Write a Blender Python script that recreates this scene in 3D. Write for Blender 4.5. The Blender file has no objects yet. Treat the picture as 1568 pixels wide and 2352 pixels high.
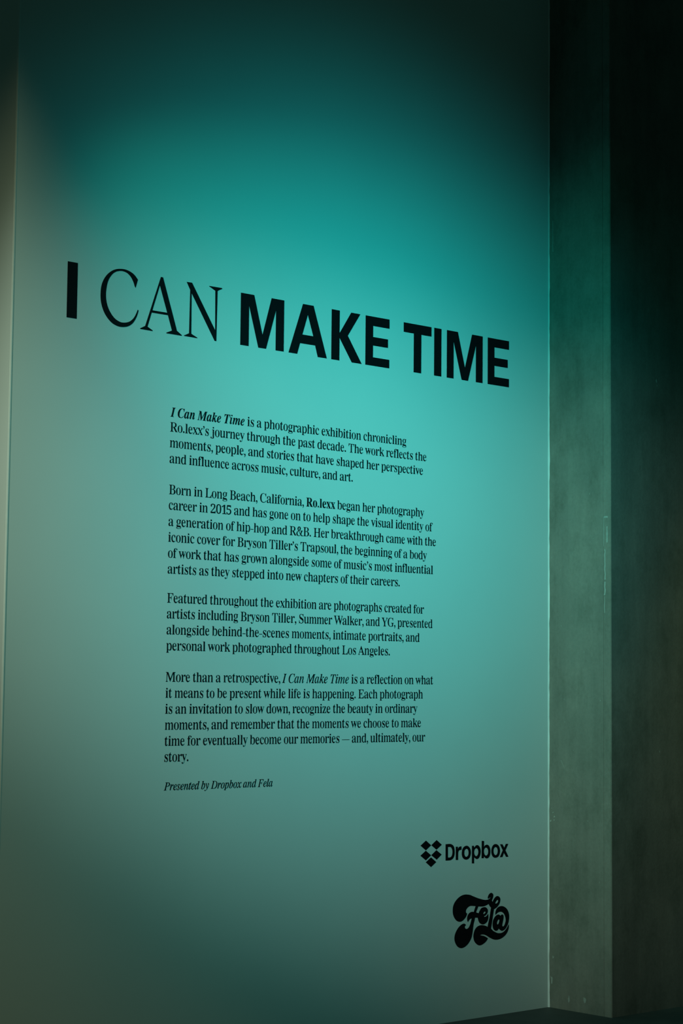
import bpy, math, random
from mathutils import Matrix, Vector, noise

sc = bpy.context.scene
COL = sc.collection

# ------------------------------------------------------------------ camera
# World: the painted wall is the plane y = 0 (x runs along it, the inner corner with
# the concrete is x = 0), the room lies on the side y < 0, the floor is z = 0. Metres.
F_PX = 4474.052
cam = bpy.data.cameras.new('camera')
cam.sensor_fit = 'VERTICAL'
cam.sensor_height = 36.0
cam.lens = F_PX * 36.0 / 2352.0
cam.clip_start, cam.clip_end = 0.05, 100.0
cam_ob = bpy.data.objects.new('camera', cam)
COL.objects.link(cam_ob)
RIGHT, UP, FWD = [Vector(r) for r in [[0.7425, -0.669774, 0.009823], [-0.066076, -0.058642, 0.99609], [0.666579, 0.740246, 0.087798]]]
rot = Matrix((RIGHT, UP, -FWD)).transposed()
cam_ob.matrix_world = Matrix.Translation((-7.19149, -6.45263, 1.55000)) @ rot.to_4x4()
sc.camera = cam_ob

# ------------------------------------------------------------------ view, world, lamps
sc.view_settings.view_transform = 'Standard'
sc.view_settings.look = 'None'
sc.view_settings.exposure = 0.0
sc.view_settings.gamma = 1.0
sc.view_settings.use_curve_mapping = False

world = bpy.data.worlds.new('dim_room')
world.use_nodes = True
bg = world.node_tree.nodes['Background']
bg.inputs['Color'].default_value = (0.0056, 0.0205, 0.0168, 1)
bg.inputs['Strength'].default_value = 1.0
sc.world = world

def spot(name, loc, aim, half, rgb, radius):
    d = bpy.data.lights.new(name, 'SPOT')
    d.spot_size, d.spot_blend = 2 * half, 1.0
    p = max(rgb)
    d.color = [c / p for c in rgb]
    d.energy = p * 4 * math.pi ** 2
    d.shadow_soft_size = radius
    o = bpy.data.objects.new(name, d)
    COL.objects.link(o)
    o.location = loc
    o.rotation_euler = (Vector(aim) - Vector(loc)).to_track_quat('-Z', 'Y').to_euler()
    return o

# a teal gelled flood in front of the wall, a far neutral track spot from the left,
# plus two added fills without real sources: green towards the pier, neutral low left
spot('teal_flood_lamp', (-1.278, -2.137, 2.732), (-1.336, 0, 2.444), 0.944, (0.020, 2.06, 2.07), 0.06)
spot('added_green_fill', (-4.770, -0.952, 4.439), (11.198, 0, -2.575), 0.397, (0.26, 6.5, 4.9), 0.05)
spot('neutral_track_spot', (-14.217, -4.948, 5.974), (-0.217, 0, 1.50), 0.125, (56.0, 79.0, 63.0), 0.08)
spot('added_neutral_fill', (-4.337, -1.261, 6.022), (-5.827, 0, -2.453), 0.770, (6.908, 8.217, 4.728), 0.05)

# and an added warm fill from the right, with no known source, for the pier
spot('added_warm_fill', (2.2, -2.2, 3.8), (1.15, -0.4, 1.95), 0.31, (0.72, 0.74, 0.14), 0.12)

# ------------------------------------------------------------------ helpers
def mesh_ob(name, verts, faces, mat, parent=None, loc=(0, 0, 0)):
    me = bpy.data.meshes.new(name)
    me.from_pydata([tuple(v) for v in verts], [], faces)
    me.update()
    me.materials.append(mat)
    o = bpy.data.objects.new(name, me)
    COL.objects.link(o)
    o.location = loc
    if parent: o.parent = parent
    return o

def empty(name, loc=(0, 0, 0), parent=None):
    o = bpy.data.objects.new(name, None)
    o.empty_display_size = 0.05
    COL.objects.link(o)
    o.location = loc
    if parent: o.parent = parent
    return o

def tag(o, label, cat, group=None):
    o['label'] = label
    o['category'] = cat
    if group: o['group'] = group
    return o

def prism(name, outline, z0, z1, mat, parent=None):
    """Vertical prism over a counter-clockwise floor outline."""
    n = len(outline)
    v = [(x, y, z0) for x, y in outline] + [(x, y, z1) for x, y in outline]
    f = [(i, (i + 1) % n, n + (i + 1) % n, n + i) for i in range(n)]
    f += [tuple(reversed(range(n))), tuple(range(n, 2 * n))]
    return mesh_ob(name, v, f, mat, parent)

def structure(o):
    o['kind'] = 'structure'
    return o

# ------------------------------------------------------------------ materials
def new_mat(name, rough, spec):
    m = bpy.data.materials.new(name)
    m.use_nodes = True
    nt = m.node_tree
    b = nt.nodes['Principled BSDF']
    b.inputs['Roughness'].default_value = rough
    b.inputs['Specular IOR Level'].default_value = spec
    return m, nt, b

def noise_node(nt, coord, scale, detail, rough=0.55, stretch=(1, 1, 1)):
    mp = nt.nodes.new('ShaderNodeMapping')
    mp.inputs['Scale'].default_value = stretch
    nt.links.new(coord, mp.inputs['Vector'])
    n = nt.nodes.new('ShaderNodeTexNoise')
    n.inputs['Scale'].default_value = scale
    n.inputs['Detail'].default_value = detail
    n.inputs['Roughness'].default_value = rough
    nt.links.new(mp.outputs['Vector'], n.inputs['Vector'])
    return n.outputs['Fac']

def ramp(nt, fac, stops):
    r = nt.nodes.new('ShaderNodeValToRGB')
    el = r.color_ramp.elements
    while len(el) < len(stops): el.new(0.5)
    for e, (p, c) in zip(el, stops): e.position, e.color = p, (*c, 1)
    nt.links.new(fac, r.inputs['Fac'])
    return r.outputs['Color']

def mult(nt, a, b, fac=1.0):
    x = nt.nodes.new('ShaderNodeMix')
    x.data_type, x.blend_type = 'RGBA', 'MULTIPLY'
    x.inputs['Factor'].default_value = fac
    nt.links.new(a, x.inputs['A']); nt.links.new(b, x.inputs['B'])
    return x.outputs['Result']

def bump(nt, b, fac, dist, strength=1.0):
    n = nt.nodes.new('ShaderNodeBump')
    n.inputs['Distance'].default_value = dist
    n.inputs['Strength'].default_value = strength
    nt.links.new(fac, n.inputs['Height'])
    nt.links.new(n.outputs['Normal'], b.inputs['Normal'])

def paint_mat():
    m, nt, b = new_mat('matt_white_wall_paint', 0.75, 0.12)
    co = nt.nodes.new('ShaderNodeTexCoord').outputs['Object']
    broad = noise_node(nt, co, 1.3, 3)
    nt.links.new(ramp(nt, broad, [(0.3, (0.775, 0.785, 0.77)), (0.7, (0.82, 0.82, 0.80))]), b.inputs['Base Color'])
    bump(nt, b, noise_node(nt, co, 420, 2), 0.0004, 0.35)
    return m

def concrete_mat():
    m, nt, b = new_mat('stained_bare_concrete', 0.8, 0.15)
    co = nt.nodes.new('ShaderNodeTexCoord').outputs['Object']
    base = ramp(nt, noise_node(nt, co, 2.2, 6, 0.6), [(0.30, (0.172, 0.175, 0.150)), (0.50, (0.222, 0.214, 0.187)), (0.72, (0.268, 0.246, 0.212))])
    streak = ramp(nt, noise_node(nt, co, 9, 5, 0.6, (1, 1, 0.09)), [(0.32, (0.80, 0.80, 0.80)), (0.62, (1.0, 1.0, 1.0))])
    fine = ramp(nt, noise_node(nt, co, 60, 5, 0.7), [(0.25, (0.86, 0.86, 0.86)), (0.6, (1.0, 1.0, 1.0))])
    blot = ramp(nt, noise_node(nt, co, 4.5, 7, 0.72, (1, 1, 0.6)), [(0.30, (0.68, 0.72, 0.69)), (0.52, (1.0, 1.0, 1.0))])
    c = mult(nt, mult(nt, mult(nt, base, streak), fine), blot)
    nt.links.new(c, b.inputs['Base Color'])
    bump(nt, b, noise_node(nt, co, 90, 6, 0.7), 0.0015, 0.4)
    return m

def floor_mat():
    m, nt, b = new_mat('dark_sealed_concrete', 0.6, 0.3)
    co = nt.nodes.new('ShaderNodeTexCoord').outputs['Object']
    nt.links.new(ramp(nt, noise_node(nt, co, 3, 6, 0.65), [(0.3, (0.045, 0.055, 0.055)), (0.7, (0.085, 0.095, 0.09))]), b.inputs['Base Color'])
    bump(nt, b, noise_node(nt, co, 60, 4), 0.001, 0.3)
    return m

def plain_mat(name, rgb, rough, spec, var=0.06):
    m, nt, b = new_mat(name, rough, spec)
    co = nt.nodes.new('ShaderNodeTexCoord').outputs['Object']
    lo = tuple(c * (1 - var) for c in rgb)
    nt.links.new(ramp(nt, noise_node(nt, co, 30, 3), [(0.3, lo), (0.7, rgb)]), b.inputs['Base Color'])
    return m

PAINT, CONCRETE, FLOOR = paint_mat(), concrete_mat(), floor_mat()
VINYL = plain_mat('matt_black_vinyl', (0.0065, 0.0062, 0.0085), 0.6, 0.08)
FILLER = plain_mat('white_filler', (0.86, 0.87, 0.85), 0.7, 0.2)
FLECK = plain_mat('dried_pale_paint', (0.34, 0.36, 0.33), 0.75, 0.2, 0.15)

# ------------------------------------------------------------------ the setting
H = 7.0
W0 = -3.125                       # free left edge of the painted wall
structure(prism('floor', [(-14, -11), (8, -11), (8, 7), (-14, 7)], -0.12, 0.0, FLOOR))
structure(prism('wall_front', [(W0, 0), (0, 0), (0, 0.16), (W0, 0.16)], 0, H, PAINT))
structure(prism('wall_left', [(W0, 0.16), (W0 + 0.16, 0.16), (W0 + 0.16, 6.4), (W0, 6.4)], 0, H, PAINT))
# concrete pier that stands 0.396 m proud of the painted wall, with a shuttering groove near its arris
D, GR = -0.396, -0.3495
structure(prism('wall_right', [(0, 0.16), (0, GR + 0.0016), (0.0022, GR), (0, GR - 0.0016), (0, D + 0.004), (0.004, D), (7.6, D), (7.6, 0.16)], 0, H, CONCRETE))
PIER = bpy.data.objects['wall_right']

def rim(name, path, mat):
    """A vertical strip: for each height a little cross-section (list of xy points, open to the wall)."""
    v, f = [], []
    n = len(path[0][1])
    for z, sec in path: v += [(x, y, z) for x, y in sec]
    for i in range(len(path) - 1):
        for j in range(n):
            k = (j + 1) % n
            f.append((i * n + j, i * n + k, (i + 1) * n + k, (i + 1) * n + j))
    f += [tuple(range(n - 1, -1, -1)), tuple(range((len(path) - 1) * n, len(path) * n))]
    return structure(mesh_ob(name, v, f, mat))

# metal corner bead under the paint of the left edge: a slim rounded nosing
bead = []
for z in (0.0, H):
    arc = [(W0 + 0.003 - 0.0062 * math.cos(t), 0.003 - 0.0062 * math.sin(t)) for t in [math.radians(d) for d in (-35, -10, 15, 40, 65, 90, 125)]]
    bead.append((z, arc))
rim('trim_1', bead, FILLER)

# uneven bead of filler where the painted wall meets the pier
rng = random.Random(4)
path, z = [], 0.0
while z < H:
    w = 0.0065 + 0.0028 * noise.noise(Vector((0, 0, z * 3.1))) + 0.0025 * noise.noise(Vector((3, 0, z * 17)))
    s = 0.004 + 0.004 * max(0, noise.noise(Vector((7, 0, z * 4.3)))) + 0.002 * noise.noise(Vector((9, 0, z * 23)))
    if z < 0.25: s += 0.004 * (0.25 - z) / 0.25
    w, s = max(w, 0.004), max(s, 0.0015)
    path.append((z, [(-w, 0.0), (-w * 0.55, -0.0022), (-0.0016, -s * 0.75), (0.0, -s)]))
    z += 0.035
path.append((H, path[-1][1]))
path = [(zz, sec + [(0.001, 0.001)]) for zz, sec in path]
rim('trim_2', path, FILLER)

# dried paint on the pier: outlines in (y, z) on its left face or (x, z) on its front face
def blob(name, pts, face, t=0.0006):
    n = len(pts)
    if face == 'side':
        v = [(-t, a, z) for a, z in pts] + [(0.0002, a, z) for a, z in pts]
    else:
        v = [(a, D - t, z) for a, z in pts] + [(a, D + 0.0002, z) for a, z in pts]
    f = [tuple(range(n)), tuple(range(2 * n - 1, n - 1, -1))] + [(i, n + i, n + (i + 1) % n, (i + 1) % n) for i in range(n)]
    o = mesh_ob(name, v, f, FLECK, PIER)
    return o

def run(name, a, z0, z1, w, face, wob=0.3, tip=0.4, seed=0):
    """A thin vertical run of paint from z0 down to z1 with an uneven edge."""
    r = random.Random(seed)
    k = max(3, int(abs(z1 - z0) / 0.012))
    L, R = [], []
    for i in range(k + 1):
        t = i / k
        c = a + (r.random() - 0.5) * w * wob
        hw = w * 0.5 * (tip + (1 - tip) * t) * (0.75 + 0.5 * r.random())
        zz = z0 + (z1 - z0) * t
        L.append((c - hw, zz)); R.append((c + hw, zz))
    return blob(name, L + R[::-1], face)

def fleck(a, z, w, h, face, seed):
    """A torn little sliver of paint, leaning and ragged."""
    r = random.Random(seed)
    lean = (r.random() - 0.5) * 0.9
    pts = []
    for i in range(9):
        t = 2 * math.pi * i / 9
        k = 0.25 + 0.75 * r.random()
        x, y = 0.42 * w * k * math.cos(t), 0.42 * h * k * math.sin(t)
        pts.append((a + x + lean * y * min(1, w / h), z + y))
    return blob('paint_fleck', pts, face)

run('paint_drip', -0.3735, 2.316, 2.238, 0.011, 'side', 0.1, 0.55, 1)
run('paint_drip', -0.3605, 2.206, 2.06, 0.008, 'side', 0.5, 0.8, 2)
run('paint_drip', -0.3590, 2.05, 1.985, 0.009, 'side', 0.5, 0.9, 3)
run('paint_drip', -0.3575, 1.98, 1.90, 0.004, 'side', 0.5, 0.8, 4)
run('paint_drip', -0.026, 3.87, 3.712, 0.004, 'side', 0.3, 0.5, 5)
run('paint_drip', -0.3520, 2.36, 2.22, 0.0025, 'side', 0.3, 0.8, 6)
blob('paint_fleck', [(-0.352, 2.3575), (-0.378, 2.3560), (-0.3785, 2.3650), (-0.366, 2.3665), (-0.355, 2.3660)], 'side')
blob('scratch', [(-0.0795, 1.190), (-0.0815, 1.189), (-0.098, 1.160), (-0.1055, 1.148), (-0.1035, 1.150), (-0.093, 1.166)], 'side')
for i, (a, z, w, h) in enumerate([(-0.028, 0.935, 0.016, 0.010), (-0.036, 0.915, 0.020, 0.012), (-0.034, 0.898, 0.010, 0.022), (-0.012, 0.893, 0.016, 0.020), (-0.020, 0.955, 0.008, 0.012),
        (-0.077, 2.118, 0.006, 0.008), (-0.082, 1.842, 0.004, 0.018), (-0.228, 1.714, 0.004, 0.016), (-0.104, 1.376, 0.004, 0.016), (-0.178, 1.533, 0.006, 0.006),
        (-0.196, 1.230, 0.003, 0.018), (-0.160, 1.240, 0.004, 0.006), (-0.265, 2.480, 0.004, 0.014), (-0.205, 2.500, 0.004, 0.006), (-0.100, 1.485, 0.003, 0.014),
        (-0.330, 1.482, 0.004, 0.010), (-0.250, 0.905, 0.004, 0.014), (-0.322, 0.622, 0.004, 0.016), (-0.020, 2.180, 0.005, 0.014), (-0.288, 2.260, 0.003, 0.012),
        (-0.130, 0.055, 0.020, 0.050), (-0.230, 0.060, 0.030, 0.060), (-0.020, 0.130, 0.022, 0.080), (-0.030, 0.240, 0.018, 0.030)]):
    fleck(a, z, w, h, 'side', 40 + i)
for i, (a, z, w, h) in enumerate([(0.351, 3.058, 0.016, 0.024), (0.355, 3.035, 0.006, 0.012), (0.365, 1.234, 0.006, 0.016)]):
    fleck(a, z, w, h, 'front', 80 + i)

# ------------------------------------------------------------------ lettering data (millimetres on the wall; 'c' marks a corner)
TITLE = [
    ('I', [
        ('I', ['-2869.52,3225.5c -2820.96,3225.5c -2820.96,2998c -2869.52,2998c']),
    ]),
    ('CAN', [
        ('C', ['-2523.33,3201.15c -2536.82,3215.12 -2550.96,3224.49 -2569.62,3231.24 -2589.68,3234.58 -2612.63,3233.26 -2633.87,3228.52 -2654.91,3218.38 -2674.22,3202.84 -2688.88,3184.89 -2699.67,3164.41 -2705.61,3143.41 -2707.59,3120.5 -2707.06,3099.22 -2703.53,3078.36 -2696.26,3058.02 -2685.23,3038.17 -2669.7,3020.15 -2651.2,3005.63 -2631.27,2996.92 -2609.88,2993.42 -2590.06,2994.75 -2571.78,2999.3 -2555.09,3008.22 -2541.52,3020.81 -2529.59,3038.93 -2521.52,3057.85 -2516.94,3073.77c -2521.48,3075.95c -2528.52,3059.44 -2538.92,3041.5 -2552.47,3027.61 -2567.63,3018.61 -2585.92,3013.9 -2604.25,3013.12 -2622.66,3018.25 -2639.62,3027.97 -2655.16,3043.51 -2667.72,3061.95 -2675.74,3080.98 -2680,3100.53 -2681.28,3121.75 -2679.52,3142.16 -2675.5,3162.91 -2668.4,3181.62 -2657.45,3198.4 -2644.12,3211.78 -2627.59,3220.6 -2609.37,3224.87 -2592.51,3224.61 -2575.5,3219.54 -2559.82,3207.87 -2547.07,3190.63 -2538.09,3170.26c -2534.12,3165.73c']),
        ('A', ['-2406,3230.32c -2394.77,3230.16c -2317.95,3014.85c -2291.37,2999.2c -2293.07,2996.58c -2372.3,2996.84c -2372.72,3000.02c -2344.02,3012.17c -2366.21,3074.02c -2450.22,3073.86c -2470.15,3012.54c -2442.89,2999.77c -2444.54,2997.04c -2506.13,2997.68c -2507.21,3000.73c -2481.91,3013.79c', '-2410.35,3193.79c -2446.52,3084.15c -2370.24,3084.03c']),
        ('N', ['-2271.31,3229.54c -2242.46,3229.86c -2114.88,3042.81c -2117.41,3213.18c -2150.76,3227.49c -2150.48,3229.77c -2081.18,3230.31c -2079.45,3227.25c -2104.99,3214.31c -2107.85,2997c -2117.29,2997.39c -2243.96,3184.8c -2242.46,3011.93c -2209.7,2999.18c -2210.79,2996.82c -2279.63,2997.68c -2280.48,2999.9c -2254.12,3012.38c -2251.86,3197.77c']),
    ]),
    ('MAKE', [
        ('M', ['-1976.97,3225.5c -1902.81,3225.5c -1853.5,3056.77c -1804.27,3225.5c -1731.92,3225.5c -1731.92,2998c -1778.44,2998c -1778.44,3174.89c -1832.77,2998c -1876.25,2998c -1930.46,3174.89c -1930.46,2998c -1976.97,2998c']),
        ('A', ['-1623,3225.5c -1560.8,3225.5c -1479.01,2998c -1533.08,2998c -1548.82,3047.73c -1637.57,3047.73c -1654.02,2998c -1704.21,2998c', '-1593.79,3180.18c -1624.62,3088.08c -1560.65,3088.08c']),
        ('K', ['-1452.42,3225.5c -1403.7,3225.5c -1403.7,3122.68c -1333.78,3225.5c -1277.91,3225.5c -1353.71,3116.98c -1267.31,2998c -1328.32,2998c -1403.7,3100.91c -1403.7,2998c -1452.42,2998c']),
        ('E', ['-1244.82,3225.5c -1094.82,3225.5c -1094.82,3182.27c -1197.68,3182.27c -1197.68,3131.42c -1103.87,3131.42c -1103.87,3091.7c -1197.68,3091.7c -1197.68,3037.44c -1094.82,3037.44c -1094.82,2998c -1244.82,2998c']),
    ]),
    ('TIME', [
        ('T', ['-1004.09,3225.5c -823.1,3225.5c -823.1,3180.33c -889.39,3180.33c -889.39,2998c -938.46,2998c -938.46,3180.33c -1004.09,3180.33c']),
        ('I', ['-804.78,3225.5c -756.88,3225.5c -756.88,2998c -804.78,2998c']),
        ('M', ['-720.26,3225.5c -646.37,3225.5c -597.67,3058.67c -549.56,3225.5c -476.34,3225.5c -476.34,2998c -522.73,2998c -522.73,3174.85c -576.41,2998c -619.77,2998c -674.6,3174.85c -674.6,2998c -720.26,2998c']),
        ('E', ['-440.74,3225.5c -291.11,3225.5c -291.11,3182.69c -393.81,3182.69c -393.81,3132.3c -300,3132.3c -300,3092.02c -393.81,3092.02c -393.81,3038.54c -291.11,3038.54c -291.11,2998c -440.74,2998c']),
    ]),
]
DIAMONDS = ['-839.69,836.12c -806.39,813.35c -840.17,791.65c -874.16,814.45c', '-770.7,835.39c -737.07,812.5c -771.65,791.32c -805.1,813.29c', '-840.16,790.14c -806.45,767.86c -839.79,746.27c -874.61,768.9c', '-772.07,789.21c -737.61,767.71c -770,745.64c -804.73,767.77c', '-806.37,758.15c -772.51,735.14c -806.44,713.92c -840.14,737.52c']
WORDMARK = [
    ('D', ['-712.08,813.26c -683.17,813.63 -671.44,810.84 -661.13,804.22 -654.45,793.67 -652.15,779.24 -652.78,763.94 -656.38,753.91 -663.66,745.09 -675.34,739.58 -685.57,738.28 -711.53,738.42c', '-696.52,799.78c -684.54,799.72 -675.74,796.74 -669.82,789.31 -666.82,778.95 -667.48,767.75 -671.08,758.74 -677.63,752.96 -685.66,751.33 -696.18,751.87c']),
    ('r', ['-644.93,798.84c -630.93,798.17c -630.86,786.39c -625.75,794.33 -618.39,798.08 -607.31,799.09c -606.47,782.63c -618.29,782.19 -626.37,776.95 -628.81,765.8 -629.06,737.15c -644.52,737.96c']),
    ('o', ['-573.21,800.03 -560.54,796.34 -550.05,786.57 -544.76,773.94 -544.69,761.57 -549.83,747.42 -560.21,738.69 -575.06,735.56 -588.43,738.62 -598.85,746.86 -604.11,759.43 -604.19,772.77 -599.83,785.9 -590.26,795.71', '-573.13,785.83 -564.93,782.14 -560.41,773.69 -559.61,764.38 -563.27,754.28 -573.65,748.64 -582.58,752.18 -587.07,759.6 -587.89,770.94 -584.97,780.04']),
    ('p', ['-536.98,797.79c -523.97,797.69c -522.42,788.84c -517.2,792.84 -510.48,797.75 -501.2,799.64 -491.88,796.29 -483.36,787.73 -478.56,775.84 -478.16,764.17 -482.32,749.24 -491.57,738.08 -504.23,734.67 -513.53,738.06 -522.17,744.45c -522.01,715.57c -536.97,716.37c', '-506.19,785.34 -496.86,778.48 -493.75,767.28 -497.58,754.67 -506.83,748.4 -516.98,752.96 -521.53,762.47 -521.58,772.8 -516.39,781.83']),
    ('b', ['-470.8,818.03c -455.49,816.74c -455.35,788.71c -449.43,794.85 -440.92,797.95 -434.1,798.45 -423.83,794.22 -415.23,783.27 -411.74,769.06 -413.38,753.92 -419.31,741.36 -428.68,735.41 -438.06,734.14 -447.44,737.55 -455.14,744.94c -457.31,736.31c -471.58,737.05c', '-441.71,785.13 -432.31,780.59 -427.13,769.81 -427.93,758.16 -433.87,749.7 -442.38,747.79 -450.92,752.89 -455.75,765.39 -454.44,776.99 -449.37,783.17']),
    ('o', ['-374.96,798.36 -362.02,794.81 -351.63,784.91 -346.4,771.72 -346.34,758.78 -352.33,743.8 -363.51,736.15 -378.99,734.36 -391.03,737.56 -401.37,748.63 -405.21,762.88 -404.07,776.88 -398.12,788.31 -387.85,796.62', '-375.76,784.3 -366.27,779.74 -361.92,770.13 -361.88,759.55 -367.01,749.83 -375.6,746.39 -385.08,751.32 -389.76,760.94 -389.47,773.82 -383.5,782.33']),
    ('x', ['-345.63,795.8c -329.18,795.61c -316.11,778.49c -305.23,795.9c -288.34,795.46c -307.9,765.71c -287.27,734.59c -303.28,734.46c -318.63,753.86c -328.96,734.96c -346.6,735.28c -326.48,766.62c']),
]
SCRIPT_FEL = ['-570.53,574.52 -548.21,571.05 -527.3,563.54 -497.32,553.37 -474.76,547.25 -456.96,542.99 -441.25,540.93 -426.12,542 -415.53,545.97 -407.21,552.16c -414.03,549.91 -421.6,546.88 -426.14,545.11c -428.43,549.4 -426.2,557.53 -420.17,565.43 -411.09,570.55 -403.49,571.41 -395.87,568.02 -391.28,561.5 -391.55,554.26 -394.26,546.13 -399.55,538.18 -400.29,534.09 -395.7,528.6c -389.65,538.05 -380.55,547.32 -369.89,552.86 -360.72,553.83 -349.99,549.49 -343.21,540.72 -343.18,531.35 -347.57,519.16 -355.96,509.32 -368.15,500.8 -380.33,495.93 -385.66,494.22c -387.31,488.63 -393.58,460.47 -401.33,425.22 -405.79,405.49c -392.07,394.11 -376.82,386.74 -361.55,381.22 -346.26,379.21 -332.48,379.71 -318.68,383.85 -304.87,392.69 -294.13,403.33 -284.14,416.15c -283.33,405.66 -286.38,392.33 -294.04,379.37 -304.79,368.74 -318.6,360.45 -333.91,354.38 -352.26,350.64 -370.58,350.53 -388.86,353.53 -404.07,358.86 -419.25,365.73 -434.41,373.62 -446.51,378.68 -458.58,381.67 -470.61,382.09 -481.11,380.13c -467.58,377.43 -452.51,374 -438.91,368.3 -426.8,361.68c -432.81,353.91 -441.83,346.38 -455.36,339.23 -470.37,334.27 -485.37,333.43 -497.67,337.51 -509.67,345.65 -518.68,355.59 -523.22,367.21 -524.79,381.67 -521.88,394.76 -515.98,406.61 -505.57,417.11 -492.13,423.3 -477.14,425.78 -464.81,425.38 -451.25,422.83 -439.16,419.35 -429.31,414.49c -425.59,427.63 -415.15,462.01 -410.69,481.97 -406.23,502.37c -415.37,510.24 -423,521.1c -435.09,516.74 -450.18,513.11 -466.76,512.17 -492.61,513.93c -500.04,501.58 -506.71,489.71 -505.95,487.08c -490.19,482.38c -482.01,495.19 -471.53,504.77 -461.01,507.66 -453.17,508.05 -445.62,507.64 -436.54,503.4 -429.7,496.73 -427.69,488.33 -430.38,480.25 -436.39,473.44 -443.93,468.81 -453.72,465.89c -451.44,462.95 -443.9,463.13 -434.85,467.13 -428.08,473.37 -425.82,475.79c -423.95,465.32 -424.96,454.03 -430.2,442.01 -440.74,433.5 -452.79,429.23 -464.83,428.88 -476.88,433.07 -485.92,439.7 -492.28,450.44 -496.09,462.23c -514.8,463.57c -517.72,451.47 -523.6,435.89 -527.95,412.64 -532.29,390.44 -538.15,372.48 -546.99,359.88 -560.27,346.64 -576.5,336.73 -592.72,331.43 -607.45,330.6 -623.66,335.49 -635.46,344.57 -645.07,357.52 -650.28,371.13 -650.38,385.34 -646.08,399.22 -637.37,412.77 -625.71,425.11 -612.53,434.3 -600.77,439.55 -587.49,441.63 -579.34,438.47 -574.87,434.06c -580.77,430.41 -582.66,424.94 -579.22,419.07 -571.8,415.95 -562.18,417.78 -553.31,424.79 -545.95,436.52 -540.08,451.45 -536.42,461.94c -546.08,460.08 -554.97,454.07 -562.35,446.42c -566.86,456.47 -567.65,465.32 -564.01,476.31 -556.63,485 -546.26,490.42 -534.36,492.15 -522.41,490.8c -517.99,501.79 -510.6,516.7c -530.03,519.04 -544.94,520.05 -556.82,517.27 -567.18,511.32 -573.81,504.62 -576,497.61 -573.73,490.29 -567.03,486.24c -572.9,474.89 -583.2,464.39 -596.45,456.16 -606.75,452.83 -618.53,452.47 -631.79,455.68 -643.58,463.65 -653.92,475.58 -660.6,489.27 -662.89,504.67 -661.55,521.86 -654.33,537.64 -644.15,549.18 -629.53,560.45 -613.38,568.58 -595.7,573.58 -580.91,574.98', '-361.57,536.21 -357.57,531.26 -360.6,524.19 -366.7,520.44 -375.25,519.45 -376.79,523.19 -371.32,530.09', '-448.55,487.71 -444,483.78 -447.9,479 -455.43,476.43 -459.06,478.75 -456.07,484.11']
SCRIPT_A = ['-375.64,466.55c -376.58,474.4 -374.19,484.61 -366.6,495.5 -354.4,502.46 -340.62,505.16 -328.35,504.54 -314.49,500.26 -300.6,492.01 -289.76,479.79 -283.54,466.82 -281.17,452.04 -282.82,436.5 -286.48,423.41 -294.15,410.63 -304.9,398.93 -317.17,391.54 -330.98,388.95 -341.72,392.88 -348.78,397.57 -353.38,401.55c -357.03,396.63 -364.65,392.55 -373.8,392.21 -382.95,396.01 -390.6,404.35 -394.6,416.03 -394.66,429.49 -391.98,442.13 -387.74,448.24 -380.17,457.03 -369.52,464.05 -357.31,467.02 -348.13,465.13 -341.37,459.97c -334.33,464.67 -328.2,465.28 -321.42,461.16 -319.86,452.71 -321.96,440.38 -325.91,427.14 -328.94,417.38 -327.38,410.5 -321.23,409 -314.18,414.2 -308.98,423.19 -305.02,434.36 -305.99,445.89 -309.1,455.07 -315.91,465.97 -326.7,475.06 -340.52,479.15 -354.3,478.03 -364.98,473.59', '-352.64,444.05 -348.95,439.63 -351.96,428.43 -358.05,421.61 -363.24,421.99 -365.71,427.36 -361.78,437.45']
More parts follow.
